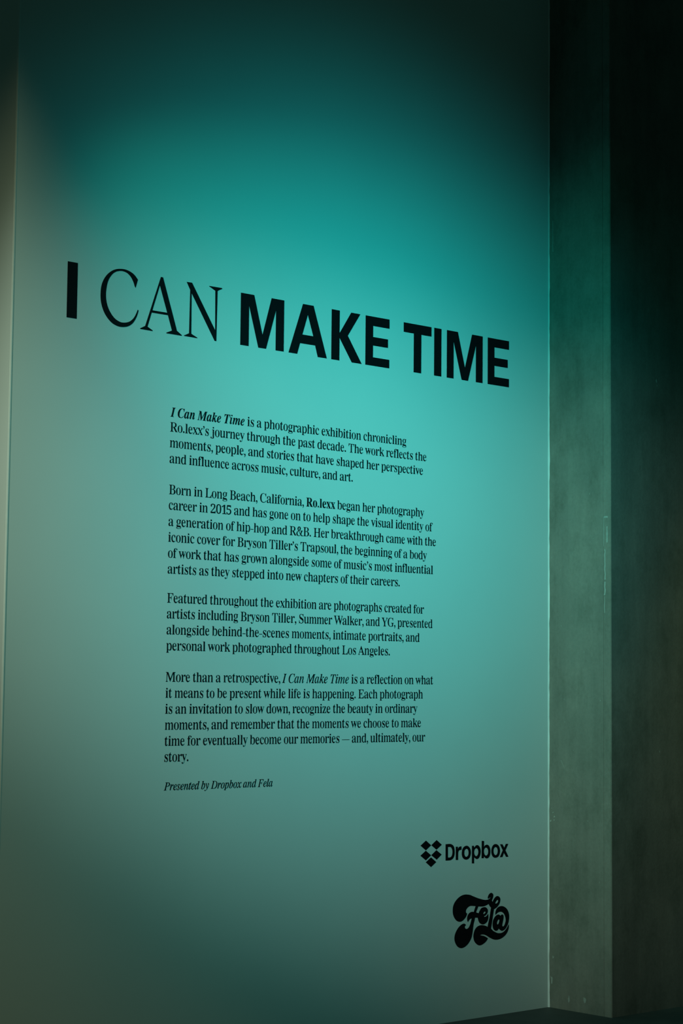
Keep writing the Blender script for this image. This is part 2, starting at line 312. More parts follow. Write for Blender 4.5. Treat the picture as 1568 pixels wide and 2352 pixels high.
GLYPHS = {
    'b0': (375, ['188,-7 159,-5 133,1 110,11 91,24 74,41 60,61 48,84 32,140 24,205 23,241 24,277 32,342 48,397 60,420 74,439 91,456 110,469 133,479 159,484 189,486 217,484 242,479 264,469 283,456 300,439 314,419 326,397 343,341 348,310 353,240 352,204 343,139 326,84 314,61 300,41 283,24 263,11 241,1 216,-5', '188,37 205,40 219,50 230,67 237,91 246,155 248,240 246,326 237,390 230,413 219,429 206,439 189,443 172,439 157,429 147,413 139,390 130,326 127,240 130,155 139,91 147,67 157,50 171,40']),
    'b1': (375, ['65,0 65,36 120,36 135,38 146,45 152,58 154,79 154,416 108,365 98,357 77,347 59,347 52,349 40,359 31,375 28,396 74,412 101,426 179,482 254,482 254,79 256,61 261,47 271,38 288,36 343,36 343,0']),
    'b2': (375, ['24,0 24,69 143,191 187,245 206,277 218,307 224,338 226,371 223,405 212,427 205,435 185,444 158,443 145,438 134,429 126,416 116,380 112,329 77,333 50,344 40,353 32,365 28,379 26,396 30,419 35,430 52,450 77,467 109,479 129,483 174,486 209,484 240,479 267,469 288,456 306,440 318,421 325,399 327,363 323,340 314,318 291,281 254,237 201,182 87,74 244,74 263,77 279,86 292,101 305,141 345,141 341,0']),
    'b5': (375, ['165,-7 119,-4 100,0 70,11 48,26 40,35 34,45 28,64 28,86 35,103 50,114 59,118 81,121 82,102 88,83 97,66 111,52 120,47 141,41 165,41 186,46 204,56 219,72 231,96 236,128 236,171 231,192 224,209 213,223 200,233 184,241 166,246 146,247 112,245 71,235 40,247 62,480 316,480 319,357 281,357 272,391 267,399 258,404 105,406 94,281 126,288 168,291 205,289 238,282 267,271 293,256 313,235 328,211 337,181 340,148 336,108 324,75 306,48 282,27 241,6 210,-2']),
    'bA': (437, ['-9,0 -9,18 9,21 24,30 43,60 206,466 224,465 392,70 405,44 417,27 425,22 443,18 443,0 229,0 229,18 253,20 270,25 280,34 283,46 277,69 253,132 103,132 78,68 75,48 78,35 87,26 102,20 128,18 128,0', '113,161 242,161 177,319']),
    'bB': (443, ['16,0 16,17 45,22 62,32 72,51 74,65 75,369 72,404 66,419 51,433 36,437 15,439 15,455 220,455 297,449 352,429 385,396 396,351 389,313 369,283 335,261 287,247 344,231 385,206 410,173 418,132 415,102 407,76 392,54 371,35 345,19 314,9 278,2 238,0', '182,252 213,253 234,257 251,263 263,272 273,285 279,301 285,345 281,385 269,412 260,422 248,428 234,433 206,433 192,429 185,419 182,391', '222,24 242,26 259,30 273,38 283,49 291,63 296,81 301,128 299,154 295,176 287,194 277,208 263,218 245,225 223,230 182,231 182,65 184,46 190,33 195,29']),
    'bC': (468, ['257,-11 224,-9 193,-3 164,6 137,20 113,37 91,56 72,79 56,104 43,132 34,162 28,194 26,228 28,262 34,294 43,323 56,351 72,376 92,399 114,418 139,435 166,448 195,458 226,464 259,465 309,459 372,438 388,435 399,437 408,443 415,452 419,465 437,465 437,308 420,308 407,338 392,364 375,387 356,407 335,423 313,434 290,441 265,443 212,430 174,389 151,321 144,226 152,138 177,74 219,36 278,24 318,29 358,45 395,71 428,106 447,89 409,45 365,14 314,-5']),
    'bD': (496, ['20,0 20,17 47,21 63,30 68,36 73,59 74,374 71,407 61,426 43,435 15,439 15,455 222,455 278,452 328,441 370,422 405,396 433,364 452,325 464,279 468,228 453,128 408,57 333,14 228,0', '222,24 253,27 279,37 302,53 319,75 333,104 343,139 349,181 351,229 343,318 319,382 279,420 223,433 202,431 190,423 184,409 182,385 182,59 190,34 202,27']),
    'bE': (442, ['14,0 14,17 44,20 62,30 72,48 75,78 75,369 72,405 68,417 62,425 54,431 31,438 16,439 16,455 399,455 399,320 383,320 378,349 369,373 356,392 340,406 320,417 295,424 266,429 232,430 200,428 188,421 183,397 183,246 214,247 232,252 247,259 259,269 269,282 277,300 288,345 304,345 304,118 287,118 278,169 267,192 259,201 251,208 229,217 183,222 183,67 188,40 192,35 206,29 254,28 295,34 313,39 345,53 371,75 393,105 411,143 430,143 402,0']),
    'bF': (404, ['15,0 15,17 45,23 62,34 72,53 74,67 75,375 71,405 67,416 54,429 30,436 14,439 14,455 394,455 394,320 377,320 369,357 355,385 347,397 324,414 294,425 230,431 195,428 188,424 184,417 182,398 182,247 211,249 229,253 244,260 256,270 266,284 274,301 284,347 302,347 302,118 285,118 274,168 266,187 257,200 244,211 229,218 210,222 182,224 182,69 188,43 196,31 210,24 229,19 257,17 257,0']),
    'bG': (508, ['268,-10 233,-8 200,-3 170,7 141,19 116,36 93,55 74,77 57,103 44,131 35,161 29,194 28,229 29,263 35,295 44,324 57,352 74,377 93,399 115,419 139,435 166,448 195,458 225,464 257,465 311,459 388,436 398,438 406,443 419,465 437,465 437,308 420,308 412,327 393,363 382,379 357,406 329,426 299,439 267,443 214,430 176,389 153,322 146,228 148,178 154,135 165,98 180,67 199,44 221,26 246,16 275,13 293,14 319,21 328,27 339,45 343,71 343,128 339,154 329,170 321,175 294,181 275,182 275,198 500,198 500,182 473,179 463,175 457,171 449,155 446,128 446,29 402,12 357,0 313,-8']),
    'bH': (523, ['15,0 15,17 45,22 62,32 72,50 75,81 74,394 68,416 62,424 44,434 16,439 16,455 242,455 242,439 211,434 198,429 190,421 185,408 182,379 182,251 342,251 342,390 337,415 331,425 320,432 282,439 282,455 507,455 507,439 478,434 461,424 452,407 449,379 450,65 452,52 461,33 478,22 507,17 507,0 282,0 282,17 311,21 321,25 335,38 339,49 342,81 342,221 262,221 182,221 182,81 185,50 194,32 202,26 225,19 242,17 242,0']),
    'bI': (261, ['13,0 13,17 42,23 61,32 72,49 74,61 75,309 75,387 72,412 63,427 55,432 13,439 13,455 244,455 244,439 214,435 196,427 190,421 183,401 183,77 185,51 190,39 206,26 246,17 246,0']),
    'bL': (426, ['15,0 15,17 45,22 62,32 72,50 75,81 74,394 68,417 62,425 44,434 16,439 16,455 250,455 250,439 216,436 201,431 191,422 183,401 182,83 185,47 195,34 206,30 223,28 278,31 315,40 345,56 370,80 391,112 409,154 427,154 402,0']),
    'bM': (634, ['14,0 14,17 43,22 53,26 67,39 72,50 75,79 74,402 68,421 59,429 45,434 15,439 15,455 185,455 317,142 449,455 617,455 617,439 590,433 573,423 563,405 560,378 561,61 565,43 571,31 588,21 617,17 617,0 396,0 396,17 425,22 443,32 450,44 453,61 455,399 288,0 270,0 105,389 106,62 109,48 120,30 139,20 169,17 169,0']),
    'bP': (418, ['15,0 15,17 45,22 62,32 72,50 75,81 74,394 68,416 62,424 44,434 16,439 16,455 214,455 287,452 315,447 336,440 366,422 390,398 398,383 408,350 409,332 406,305 398,280 385,259 367,240 343,225 314,214 281,208 182,206 182,81 185,50 194,32 202,26 225,19 242,17 242,0', '182,230 225,231 244,235 260,243 272,253 281,266 287,283 292,329 288,375 283,392 275,406 265,417 252,425 236,430 207,431 193,427 189,424 184,414 182,398']),
    'bR': (473, ['15,0 15,17 45,22 62,32 72,50 75,81 74,394 68,416 62,424 44,434 16,439 16,455 264,453 305,448 339,439 367,426 389,409 405,388 414,363 417,334 411,296 392,265 360,241 315,224 443,36 457,22 480,17 480,0 338,0 201,212 182,212 182,81 185,50 194,32 202,26 225,19 242,17 242,0', '182,234 228,235 249,240 266,248 280,258 290,272 298,290 302,311 304,336 299,378 284,407 259,425 224,431 212,431 195,426 186,417 182,385']),
    'bS': (390, ['43,-11 43,158 62,158 72,124 83,94 96,70 111,50 129,34 149,24 172,17 197,15 231,20 245,27 266,47 277,74 279,89 275,110 265,129 248,146 225,160 135,205 112,221 77,253 65,270 56,289 51,309 50,332 54,370 67,403 88,429 101,440 131,457 148,462 185,466 206,465 242,459 300,445 313,450 320,466 339,466 339,319 322,319 303,370 293,385 272,410 248,429 222,441 194,445 178,443 151,434 140,426 125,406 120,380 124,356 129,346 147,328 173,311 290,253 317,233 337,211 344,200 354,176 359,133 354,93 339,58 328,43 298,18 261,0 240,-6 192,-10 167,-9 142,-4 85,12 75,11 69,7 61,-11']),
    'bT': (423, ['92,0 92,17 123,21 142,31 148,39 155,64 156,433 124,431 102,426 82,416 65,403 51,387 41,367 33,344 29,318 11,318 11,455 410,455 410,317 394,317 381,368 357,404 319,426 263,433 264,63 271,38 276,30 296,21 328,17 328,0']),
    'bW': (611, ['171,-11 28,404 20,421 10,432 -5,438 -15,439 -15,455 181,455 181,439 155,435 146,428 141,417 141,403 148,373 223,153 301,353 278,418 273,425 261,433 229,439 229,455 439,455 439,439 419,437 404,432 396,423 393,407 474,166 541,369 548,399 548,414 543,426 532,434 503,439 503,455 624,455 624,439 607,433 600,427 589,413 580,392 446,-11 428,-11 316,309 190,-11']),
    'bY': (426, ['101,0 101,17 131,22 141,26 148,32 157,50 161,81 161,179 38,402 21,423 14,429 1,435 -13,438 -13,455 207,455 207,438 179,436 167,432 158,425 156,411 164,392 248,226 333,366 348,399 349,408 345,421 336,430 320,436 295,438 295,455 439,455 439,438 416,430 403,418 389,402 268,203 268,81 271,50 280,32 288,26 311,19 328,17 328,0']),
    'ba': (344, ['255,-10 232,-7 216,1 205,15 200,35 176,16 151,2 124,-6 95,-9 64,-4 51,3 31,22 21,48 20,63 23,84 31,104 45,121 63,136 88,150 119,164 199,190 198,254 192,275 180,288 160,295 148,296 129,294 115,290 107,283 105,271 121,243 123,231 120,215 110,202 95,194 77,191 59,194 51,198 45,203 36,218 33,236 34,248 42,269 49,278 69,295 95,308 126,316 162,318 195,317 223,312 246,304 263,292 276,277 285,259 291,236 294,43 296,37 304,34 320,42 329,28 312,11 294,-1 275,-8', '151,34 174,41 187,50 199,63 199,169 164,157 138,139 123,114 118,84 120,62 126,46 137,37']),
    'bb': (361, ['43,-11 43,403 37,428 26,436 8,439 8,455 138,455 138,279 156,296 175,308 197,316 221,318 238,317 270,307 284,299 308,276 318,261 333,227 338,208 342,166 337,118 331,96 312,56 286,25 252,3 213,-9 192,-10 170,-8 148,-1 126,11 105,28 53,-11', '183,14 199,16 213,23 224,34 232,49 242,95 245,160 242,213 231,251 223,264 212,273 199,278 184,280 169,277 155,270 144,257 138,242 138,69 141,45 149,28 163,18']),
    'bc': (293, ['156,-10 137,-9 103,2 72,22 47,51 30,87 24,106 19,150 21,174 25,196 40,237 64,271 79,285 114,307 133,313 153,318 197,318 218,314 235,307 250,298 262,287 271,275 276,261 277,245 275,228 266,215 253,207 236,204 219,207 206,216 199,230 196,251 197,271 196,282 190,290 182,295 169,297 144,290 126,269 116,235 112,187 114,153 118,123 126,97 137,76 151,60 166,48 184,41 204,38 222,40 239,47 255,57 271,72 285,60 258,30 227,8 193,-6']),
    'bd': (370, ['140,-10 107,-5 78,10 53,35 35,66 23,104 19,147 24,196 36,237 45,256 68,286 96,306 128,317 146,318 168,316 189,309 207,297 223,280 223,401 220,419 217,425 206,434 176,439 176,455 319,455 319,64 322,46 329,36 353,28 353,11 294,6 223,-10 223,39 207,18 188,2 166,-7', '171,28 187,31 202,41 215,56 223,76 223,242 217,257 206,270 191,278 174,281 159,279 147,273 138,263 130,250 121,210 118,153 120,98 130,58 137,45 146,36 158,30']),
    'be': (301, ['154,-10 135,-9 100,1 85,10 58,35 37,69 29,88 21,132 19,157 24,201 30,222 38,240 59,273 87,298 103,307 138,317 157,318 185,316 209,309 230,297 249,280 264,259 274,234 281,206 283,166 117,166 123,112 138,73 164,50 199,42 219,45 237,53 254,67 270,86 285,73 258,36 228,11 193,-5', '116,192 201,192 201,235 197,266 188,286 181,292 161,297 141,291 127,274 119,244']),
    'bf': (214, ['15,0 15,16 35,20 43,24 48,31 51,40 52,73 52,277 16,277 16,310 52,310 54,378 60,400 71,419 85,436 102,448 123,457 147,463 174,465 212,460 227,454 250,436 262,413 263,400 260,381 257,373 246,362 232,356 216,356 201,361 191,370 185,391 187,405 197,431 193,441 180,443 171,442 157,436 151,422 148,402 148,310 203,310 203,277 148,277 148,51 153,32 158,26 173,18 199,16 199,0']),
    'bg': (327, ['146,-140 89,-136 66,-130 48,-122 33,-111 22,-100 16,-88 14,-75 18,-59 28,-46 45,-35 69,-26 49,-14 35,-1 26,14 24,30 28,54 34,64 53,83 102,110 67,128 42,150 27,179 22,212 27,242 40,268 60,289 88,305 120,315 157,318 177,317 215,310 233,304 317,304 317,268 268,268 286,237 291,203 288,176 283,163 268,140 246,123 220,110 189,104 142,104 126,102 107,89 101,71 103,61 111,55 123,50 223,47 259,40 285,29 303,13 312,-9 316,-37 313,-60 305,-80 291,-98 272,-113 248,-125 219,-133 185,-139', '157,124 178,130 190,146 197,173 199,211 197,249 190,276 178,292 157,297 137,292 124,276 117,249 114,211 117,173 124,146 137,130', '161,-116 205,-113 238,-104 257,-88 263,-66 260,-51 249,-41 219,-35 97,-34 79,-52 75,-62 73,-73 79,-89 95,-103 107,-109 122,-113']),
    'bh': (381, ['18,0 18,16 41,22 48,31 52,56 52,409 49,424 41,433 19,440 19,455 148,455 148,267 168,289 190,305 215,315 243,318 281,312 309,292 325,258 330,212 332,38 337,26 341,22 363,16 363,0 202,0 202,16 219,19 228,26 233,38 235,56 234,241 229,258 225,264 212,270 203,271 188,269 173,262 160,251 148,235 148,46 151,31 158,22 180,16 180,0']),
    'bi': (198, ['101,362 81,366 65,376 54,393 50,412 54,432 65,449 81,460 101,463 120,460 137,449 147,432 151,412 147,393 136,376 120,366', '18,0 18,16 41,22 48,30 52,56 51,272 47,285 43,288 20,293 21,310 148,310 149,46 152,31 158,22 180,16 180,0']),
    'bj': (210, ['106,363 86,367 70,378 59,394 56,414 59,434 71,450 87,461 106,465 126,461 142,450 153,434 157,414 153,394 142,378 126,367', '36,-140 0,-135 -29,-120 -49,-97 -56,-70 -53,-53 -45,-40 -32,-32 -6,-30 15,-39 20,-44 25,-58 24,-76 11,-103 16,-113 31,-117 49,-113 55,-107 61,-90 64,-54 63,262 62,271 56,284 43,291 22,294 22,310 159,310 159,-21 157,-49 151,-73 141,-94 127,-110 109,-124 88,-133 63,-138']),
    'bk': (359, ['17,0 17,16 35,19 45,26 51,38 52,56 52,408 49,424 43,433 20,439 21,455 148,455 148,169 227,248 243,271 244,278 242,285 235,290 206,293 206,310 345,310 345,293 326,291 308,284 291,274 222,209 346,34 360,21 376,16 376,0 211,0 211,16 227,17 234,20 238,25 239,35 232,49 163,147 148,134 148,46 151,31 158,22 180,16 180,0']),
    'bl': (199, ['18,0 18,16 41,22 48,30 52,56 52,408 49,424 43,433 20,439 20,455 148,455 149,46 152,31 158,22 180,16 180,0']),
    'bm': (554, ['18,0 18,16 41,22 48,31 52,56 52,263 49,278 41,288 19,294 19,310 146,310 146,265 166,288 188,305 212,315 237,318 268,315 292,304 310,286 320,261 341,286 364,304 390,315 418,318 455,312 482,292 498,258 504,212 505,38 514,22 536,16 536,0 377,0 377,16 393,19 399,22 406,32 409,46 410,96 408,241 404,258 400,264 387,270 377,271 363,269 349,263 337,252 324,237 325,46 328,32 335,22 356,16 356,0 199,0 199,16 221,22 230,38 232,177 231,230 228,250 222,264 216,268 199,271 184,269 170,262 158,251 146,235 147,46 150,32 156,22 177,16 177,0']),
    'bn': (381, ['18,0 18,16 41,22 48,31 52,56 52,263 49,278 41,288 19,294 19,310 148,310 148,267 168,290 190,306 215,315 243,318 281,312 309,292 325,258 330,212 332,38 337,26 341,22 363,16 363,0 202,0 202,16 219,19 228,26 233,38 235,56 234,241 229,258 225,264 212,270 203,271 188,269 173,262 160,251 148,235 148,46 151,31 158,22 180,16 180,0']),
    'bo': (336, ['169,-10 127,-5 108,2 90,11 60,37 48,53 29,89 24,110 19,154 24,199 29,219 38,239 60,272 90,297 108,306 127,313 168,318 209,313 228,307 245,298 275,273 298,240 306,221 312,200 317,154 316,130 306,88 298,69 275,36 245,11 228,2 210,-5', '169,11 182,13 193,18 202,27 212,47 217,81 220,154 217,227 208,271 201,283 192,292 181,297 169,299 155,297 144,292 135,283 128,271 120,227 117,154 120,82 128,39 135,27 144,18 155,13']),
    'bp': (371, ['17,-139 17,-124 36,-120 44,-114 49,-106 52,-64 52,257 46,283 37,291 19,295 19,310 143,310 143,263 160,287 180,305 203,315 230,319 248,318 279,307 293,298 317,274 335,241 346,203 350,160 346,113 341,92 326,54 304,24 291,12 277,2 245,-9 227,-10 204,-7 183,1 164,14 148,32 148,-70 152,-99 158,-110 167,-118 197,-123 197,-139', '195,28 210,30 222,36 232,46 239,59 249,99 253,154 250,208 241,248 234,261 225,270 213,276 199,278 184,275 171,267 158,254 148,235 148,69 157,51 167,38 180,31']),
    'br': (287, ['18,0 18,16 41,22 48,30 52,56 51,273 46,285 42,289 20,293 21,310 146,310 146,252 165,280 176,292 187,301 210,314 233,318 246,317 267,310 275,304 286,287 289,266 287,248 283,241 272,229 257,223 233,224 222,231 203,254 189,260 175,255 168,250 156,231 152,220 149,192 150,45 152,37 159,25 173,19 197,16 197,0']),
    'bs': (288, ['151,-10 122,-6 73,9 60,4 51,-9 36,-9 36,105 53,105 59,85 75,52 99,28 126,16 152,16 171,21 179,27 189,40 192,58 190,72 183,84 172,95 90,139 76,148 54,169 41,193 38,206 39,241 44,259 53,276 65,291 80,303 98,312 118,317 147,319 213,305 223,308 230,319 244,319 244,222 228,222 215,254 206,266 196,277 174,291 149,296 130,294 116,286 105,267 107,244 121,227 137,217 207,181 232,162 248,140 256,112 255,72 250,51 241,33 228,18 212,6 194,-3 174,-8']),
    'bt': (228, ['124,-9 105,-8 89,-4 76,2 66,10 53,36 48,71 48,279 20,279 20,300 88,369 112,398 129,424 144,424 144,310 208,310 208,279 144,279 146,64 152,46 168,40 179,42 189,49 198,60 206,75 222,66 205,33 182,9 155,-5']),
    'bu': (375, ['131,-10 109,-8 91,-3 77,5 65,17 57,32 47,72 44,268 39,282 35,287 21,293 11,294 11,310 142,310 142,66 147,52 156,41 177,36 191,37 205,43 217,53 228,66 228,248 226,269 221,283 216,288 209,291 189,294 189,310 324,310 324,59 331,39 342,33 360,30 360,13 300,7 228,-10 228,40 209,19 186,3 160,-7']),
    'bv': (306, ['142,-10 34,258 18,286 5,292 -3,293 -3,310 164,310 164,294 144,293 136,290 131,284 129,274 185,122 236,253 241,272 239,282 232,289 220,293 203,294 203,310 305,310 305,295 283,284 265,254 160,-10']),
    'bw': (435, ['122,-10 14,271 3,288 -11,293 -11,310 138,310 138,293 123,291 117,287 115,271 167,127 211,235 193,285 186,291 168,295 168,310 323,310 323,293 302,288 297,283 296,275 298,262 336,141 387,271 386,280 383,286 376,291 356,295 356,310 445,310 445,295 428,289 415,266 304,-10 289,-10 223,197 140,-10']),
    'bx': (319, ['5,0 5,15 20,20 48,41 123,136 34,276 14,291 4,293 4,310 169,310 169,294 147,291 142,286 140,280 149,260 183,206 228,263 234,274 234,283 227,290 201,294 201,310 311,310 311,296 297,291 268,270 198,184 294,32 306,19 319,15 319,0 155,0 155,16 174,18 181,21 185,27 185,36 179,50 138,114 97,61 85,40 86,26 92,20 101,16 118,15 118,0']),
    'by': (300, ['52,-140 29,-137 10,-125 3,-117 -6,-96 -7,-84 0,-60 11,-47 18,-43 36,-40 51,-42 64,-49 72,-61 74,-87 77,-96 86,-99 92,-97 106,-85 122,-60 132,-36 140,-5 30,264 15,287 8,292 -5,293 -5,310 162,310 162,293 136,289 130,284 128,273 185,119 232,246 238,271 236,284 229,289 203,293 203,310 300,310 300,293 287,290 282,286 264,254 162,-24 137,-82 121,-107 104,-125 86,-135']),
    'bz': (293, ['13,0 13,14 168,287 111,286 83,279 63,262 49,235 44,216 26,216 32,310 275,310 275,291 126,25 174,26 210,35 223,44 234,55 252,87 260,107 276,107 268,0']),
    'iC': (440, ['202,-11 149,-6 126,1 104,10 85,22 69,36 54,53 42,71 32,92 22,139 21,189 29,238 37,262 56,309 83,352 99,371 134,406 154,420 186,439 218,452 252,460 309,462 407,444 421,449 431,463 449,463 420,308 401,310 399,340 395,366 388,388 377,406 364,421 348,431 330,437 309,439 286,437 264,430 242,418 222,401 202,379 184,353 167,322 139,249 130,212 124,177 122,142 124,115 129,91 138,71 151,53 167,38 185,28 206,22 229,20 268,25 304,41 337,68 368,105 387,91 349,46 305,14 257,-5']),
    'iD': (484, ['-34,0 -34,15 -7,18 7,24 18,34 31,59 117,378 120,401 118,416 114,422 103,429 73,435 73,451 253,451 345,439 411,404 451,345 464,263 463,236 452,184 430,135 398,91 378,71 349,48 320,30 287,16 250,7 182,0', '169,21 212,26 231,33 267,56 283,70 312,105 324,125 344,169 358,219 365,271 366,298 360,356 340,397 307,422 262,430 243,428 231,422 220,403 133,78 129,54 131,36 137,27 150,22']),
    'iF': (410, ['-34,0 -34,15 -7,18 7,24 18,34 31,59 117,378 120,404 117,417 114,422 102,430 73,435 73,451 426,451 400,323 381,323 380,356 374,376 366,393 353,406 337,416 316,423 291,427 262,428 238,425 227,412 181,248 222,248 258,257 285,275 296,287 313,320 330,320 283,135 269,135 267,183 261,201 249,214 220,223 175,226 136,82 130,47 132,34 140,24 155,18 177,15 177,0']),
    'iI': (249, ['-34,0 -34,15 -7,18 7,24 18,34 31,59 117,378 120,404 117,416 108,426 93,432 73,435 73,451 283,451 283,435 263,433 247,428 231,416 223,402 211,365 132,71 129,47 132,34 141,24 156,18 177,15 177,0']),
    'iM': (587, ['188,-11 144,363 69,82 63,54 63,40 69,28 80,21 109,15 109,0 -35,0 -35,15 -8,18 5,24 16,34 29,59 116,378 119,403 116,417 108,426 101,430 72,435 72,451 224,451 263,132 469,451 622,451 622,435 594,431 581,426 570,416 558,391 471,73 468,47 471,34 480,24 495,18 516,15 516,0 305,0 305,15 333,19 347,25 357,34 368,57 453,374 207,-11']),
    'iP': (409, ['-34,0 -34,15 -7,18 7,24 18,34 31,59 117,378 120,404 117,417 114,422 103,429 73,435 73,451 259,451 325,444 372,424 400,392 410,346 404,310 396,294 373,263 342,240 323,231 300,224 236,216 171,215 136,82 130,47 132,33 141,24 155,18 177,15 177,0', '199,238 225,240 248,246 267,256 283,271 296,289 304,310 310,335 312,363 308,391 297,412 278,424 252,428 238,426 230,421 224,410 178,239']),
    'iT': (403, ['44,0 44,17 68,20 86,27 98,40 103,49 205,427 175,426 156,421 120,402 103,388 88,371 64,330 47,330 72,451 437,451 418,322 399,322 391,368 374,400 347,420 306,426 205,54 206,39 211,28 222,22 253,17 253,0']),
    'ia': (336, ['53,-9 24,-3 1,14 -14,40 -19,73 -15,109 -5,147 21,202 44,236 84,276 105,291 126,301 146,308 165,310 184,307 198,299 208,285 214,265 225,303 297,303 229,59 229,49 234,41 248,43 259,52 285,87 300,78 274,40 248,13 223,-3 197,-9 179,-6 166,2 158,15 155,38 162,75 137,38 111,12 84,-4', '93,41 108,45 116,49 139,73 159,107 176,147 189,188 198,238 196,262 192,272 183,279 164,280 157,276 141,264 117,232 89,175 72,125 65,81 67,63 72,51 81,43']),
    'ib': (322, ['77,-9 44,-6 16,4 -4,17 -11,31 -9,46 90,406 89,422 84,429 74,432 48,433 48,451 97,456 189,470 129,255 150,279 171,296 194,306 218,310 247,304 260,297 271,286 279,274 286,258 291,221 287,185 276,148 259,111 237,77 210,47 179,23 155,9 130,-1 104,-7', '91,15 100,16 118,23 144,45 166,77 185,116 203,171 209,211 207,240 201,253 191,261 179,263 166,261 154,256 144,246 134,232 120,205 97,138 70,40 71,25 75,19']),
    'id': (334, ['55,-9 39,-8 26,-4 14,4 3,14 -5,27 -11,43 -14,61 -15,98 -9,131 3,165 19,198 40,230 64,259 99,288 121,300 142,307 164,310 190,306 213,294 241,390 243,412 241,422 234,428 205,433 205,451 343,470 230,50 230,45 234,41 246,44 261,59 281,89 297,78 257,25 235,3 223,-4 198,-9 180,-7 167,2 160,16 157,35 164,76 138,38 113,12 86,-4', '96,42 111,46 135,66 156,99 174,139 193,195 201,241 200,264 195,275 188,281 177,283 164,280 142,261 113,220 88,167 71,113 67,89 67,70 75,51 84,44']),
    'ie': (269, ['87,-9 66,-8 47,-2 31,6 16,19 4,34 -4,53 -9,74 -11,98 -10,116 -1,153 15,190 36,224 63,255 93,280 126,299 143,305 176,310 207,305 230,293 244,273 249,248 246,228 238,209 225,191 207,174 183,158 153,144 119,133 79,124 75,88 78,66 87,50 102,39 122,36 141,39 159,51 177,69 195,95 214,83 188,43 158,14 125,-4', '84,146 128,163 152,180 172,201 185,224 193,248 192,272 184,283 171,287 160,285 149,278 126,252 103,207']),
    'ii': (194, ['132,371 114,375 100,384 90,398 87,416 90,433 100,447 114,457 132,460 149,457 163,447 173,433 176,416 173,398 163,384 149,375', '49,-8 38,-7 20,-1 8,12 1,30 1,46 4,64 44,211 53,250 51,262 46,268 38,271 19,273 19,289 150,310 89,85 84,55 87,46 90,43 104,45 115,54 142,90 155,81 129,42 103,14 76,-3']),
    'ik': (323, ['204,-9 189,-8 175,-2 164,7 154,19 145,38 136,65 120,144 96,126 63,0 -19,0 90,407 88,422 83,428 73,431 48,433 48,451 110,457 187,470 106,165 177,221 207,253 213,267 211,276 201,283 181,286 181,304 318,304 318,286 296,281 279,273 189,201 207,100 218,63 225,51 232,44 240,42 249,44 259,52 277,83 292,76 272,39 250,12 228,-4']),
    'il': (173, ['40,-9 19,-6 3,3 -7,19 -10,40 -4,79 86,408 85,423 80,428 71,432 52,433 52,450 183,470 73,57 75,44 83,41 93,44 104,53 131,89 144,79 118,39 93,12 68,-4']),
    'im': (525, ['380,-8 360,-5 346,4 338,20 335,42 337,60 347,100 391,237 392,253 386,260 380,261 366,258 351,249 335,234 318,214 301,186 267,111 230,0 152,0 224,238 225,253 222,258 213,261 196,257 177,244 157,222 136,190 116,152 97,107 80,57 66,0 -14,0 47,227 52,252 50,262 45,268 36,271 18,273 17,289 151,310 116,193 153,245 187,281 203,294 220,303 238,308 256,310 278,306 294,297 303,282 306,260 299,217 330,258 346,274 376,297 406,308 422,310 444,306 460,297 470,282 473,260 471,244 461,199 420,76 416,62 416,52 422,45 426,44 436,47 448,59 471,91 486,81 459,42 433,14 407,-3']),
    'in': (357, ['213,-9 193,-6 179,3 171,19 168,41 170,59 179,99 224,237 225,253 222,257 213,261 195,256 176,243 157,221 136,190 116,152 97,107 80,57 66,0 -14,0 47,227 52,252 50,262 45,268 36,271 18,273 17,289 151,310 116,193 135,221 170,265 203,294 220,303 238,308 256,310 278,306 294,297 303,281 306,259 303,237 290,186 251,66 249,51 255,44 269,46 279,55 304,90 319,80 291,41 266,13 240,-4']),
    'io': (316, ['96,-9 74,-8 54,-2 36,7 20,20 7,36 -3,54 -8,75 -9,117 -1,154 6,172 24,208 48,241 76,269 107,291 124,299 158,308 200,308 221,302 240,294 256,281 269,265 278,247 283,226 284,185 281,167 270,130 241,77 215,46 200,33 168,10 151,2 115,-8', '103,13 111,14 126,23 148,50 168,88 184,132 200,191 206,240 203,261 197,276 187,285 172,288 157,284 134,263 113,229 90,172 75,111 69,58 71,39 78,25 88,16']),
    'ip': (330, ['-79,-139 -79,-121 -63,-119 -51,-114 -43,-106 -35,-90 49,235 52,253 50,263 39,271 16,273 16,290 144,310 124,242 150,271 176,293 202,305 228,310 243,308 268,297 279,288 287,276 293,261 296,244 297,204 289,163 282,143 263,103 252,85 225,50 211,36 180,11 164,2 131,-8 114,-9 90,-6 69,6 47,-75 45,-103 50,-113 54,-116 86,-122 86,-139', '102,15 119,19 143,39 165,71 190,125 207,179 213,214 212,240 206,252 198,259 187,262 163,254 141,232 121,195 103,142 78,44 79,28 84,20 92,16']),
    'ir': (261, ['-14,0 47,227 52,252 50,262 45,268 36,271 18,273 17,289 151,310 114,189 151,254 165,272 184,293 203,305 216,309 238,307 250,298 257,284 259,254 253,237 243,225 229,218 211,219 202,223 180,241 169,237 157,225 143,204 119,157 103,119 80,51 66,0']),
    'is': (253, ['91,-9 63,-6 18,7 3,4 -7,-7 -24,-4 -7,109 13,105 19,65 33,37 54,20 81,14 98,16 110,24 117,36 119,58 110,84 59,151 44,174 34,196 28,228 30,245 35,260 42,274 67,296 98,308 129,308 192,295 204,298 212,307 230,307 215,205 197,207 188,242 174,268 156,283 134,288 119,286 107,278 99,268 97,255 104,231 171,141 186,108 190,82 189,69 183,46 177,36 162,17 142,3 130,-3 105,-9']),
    'it': (185, ['30,-9 10,-6 -4,3 -13,18 -15,39 -12,65 45,273 13,273 13,297 47,312 79,334 108,363 134,398 162,398 134,300 187,300 179,273 126,273 77,103 67,61 70,45 77,41 86,44 98,54 128,95 144,85 116,44 88,14 60,-3']),
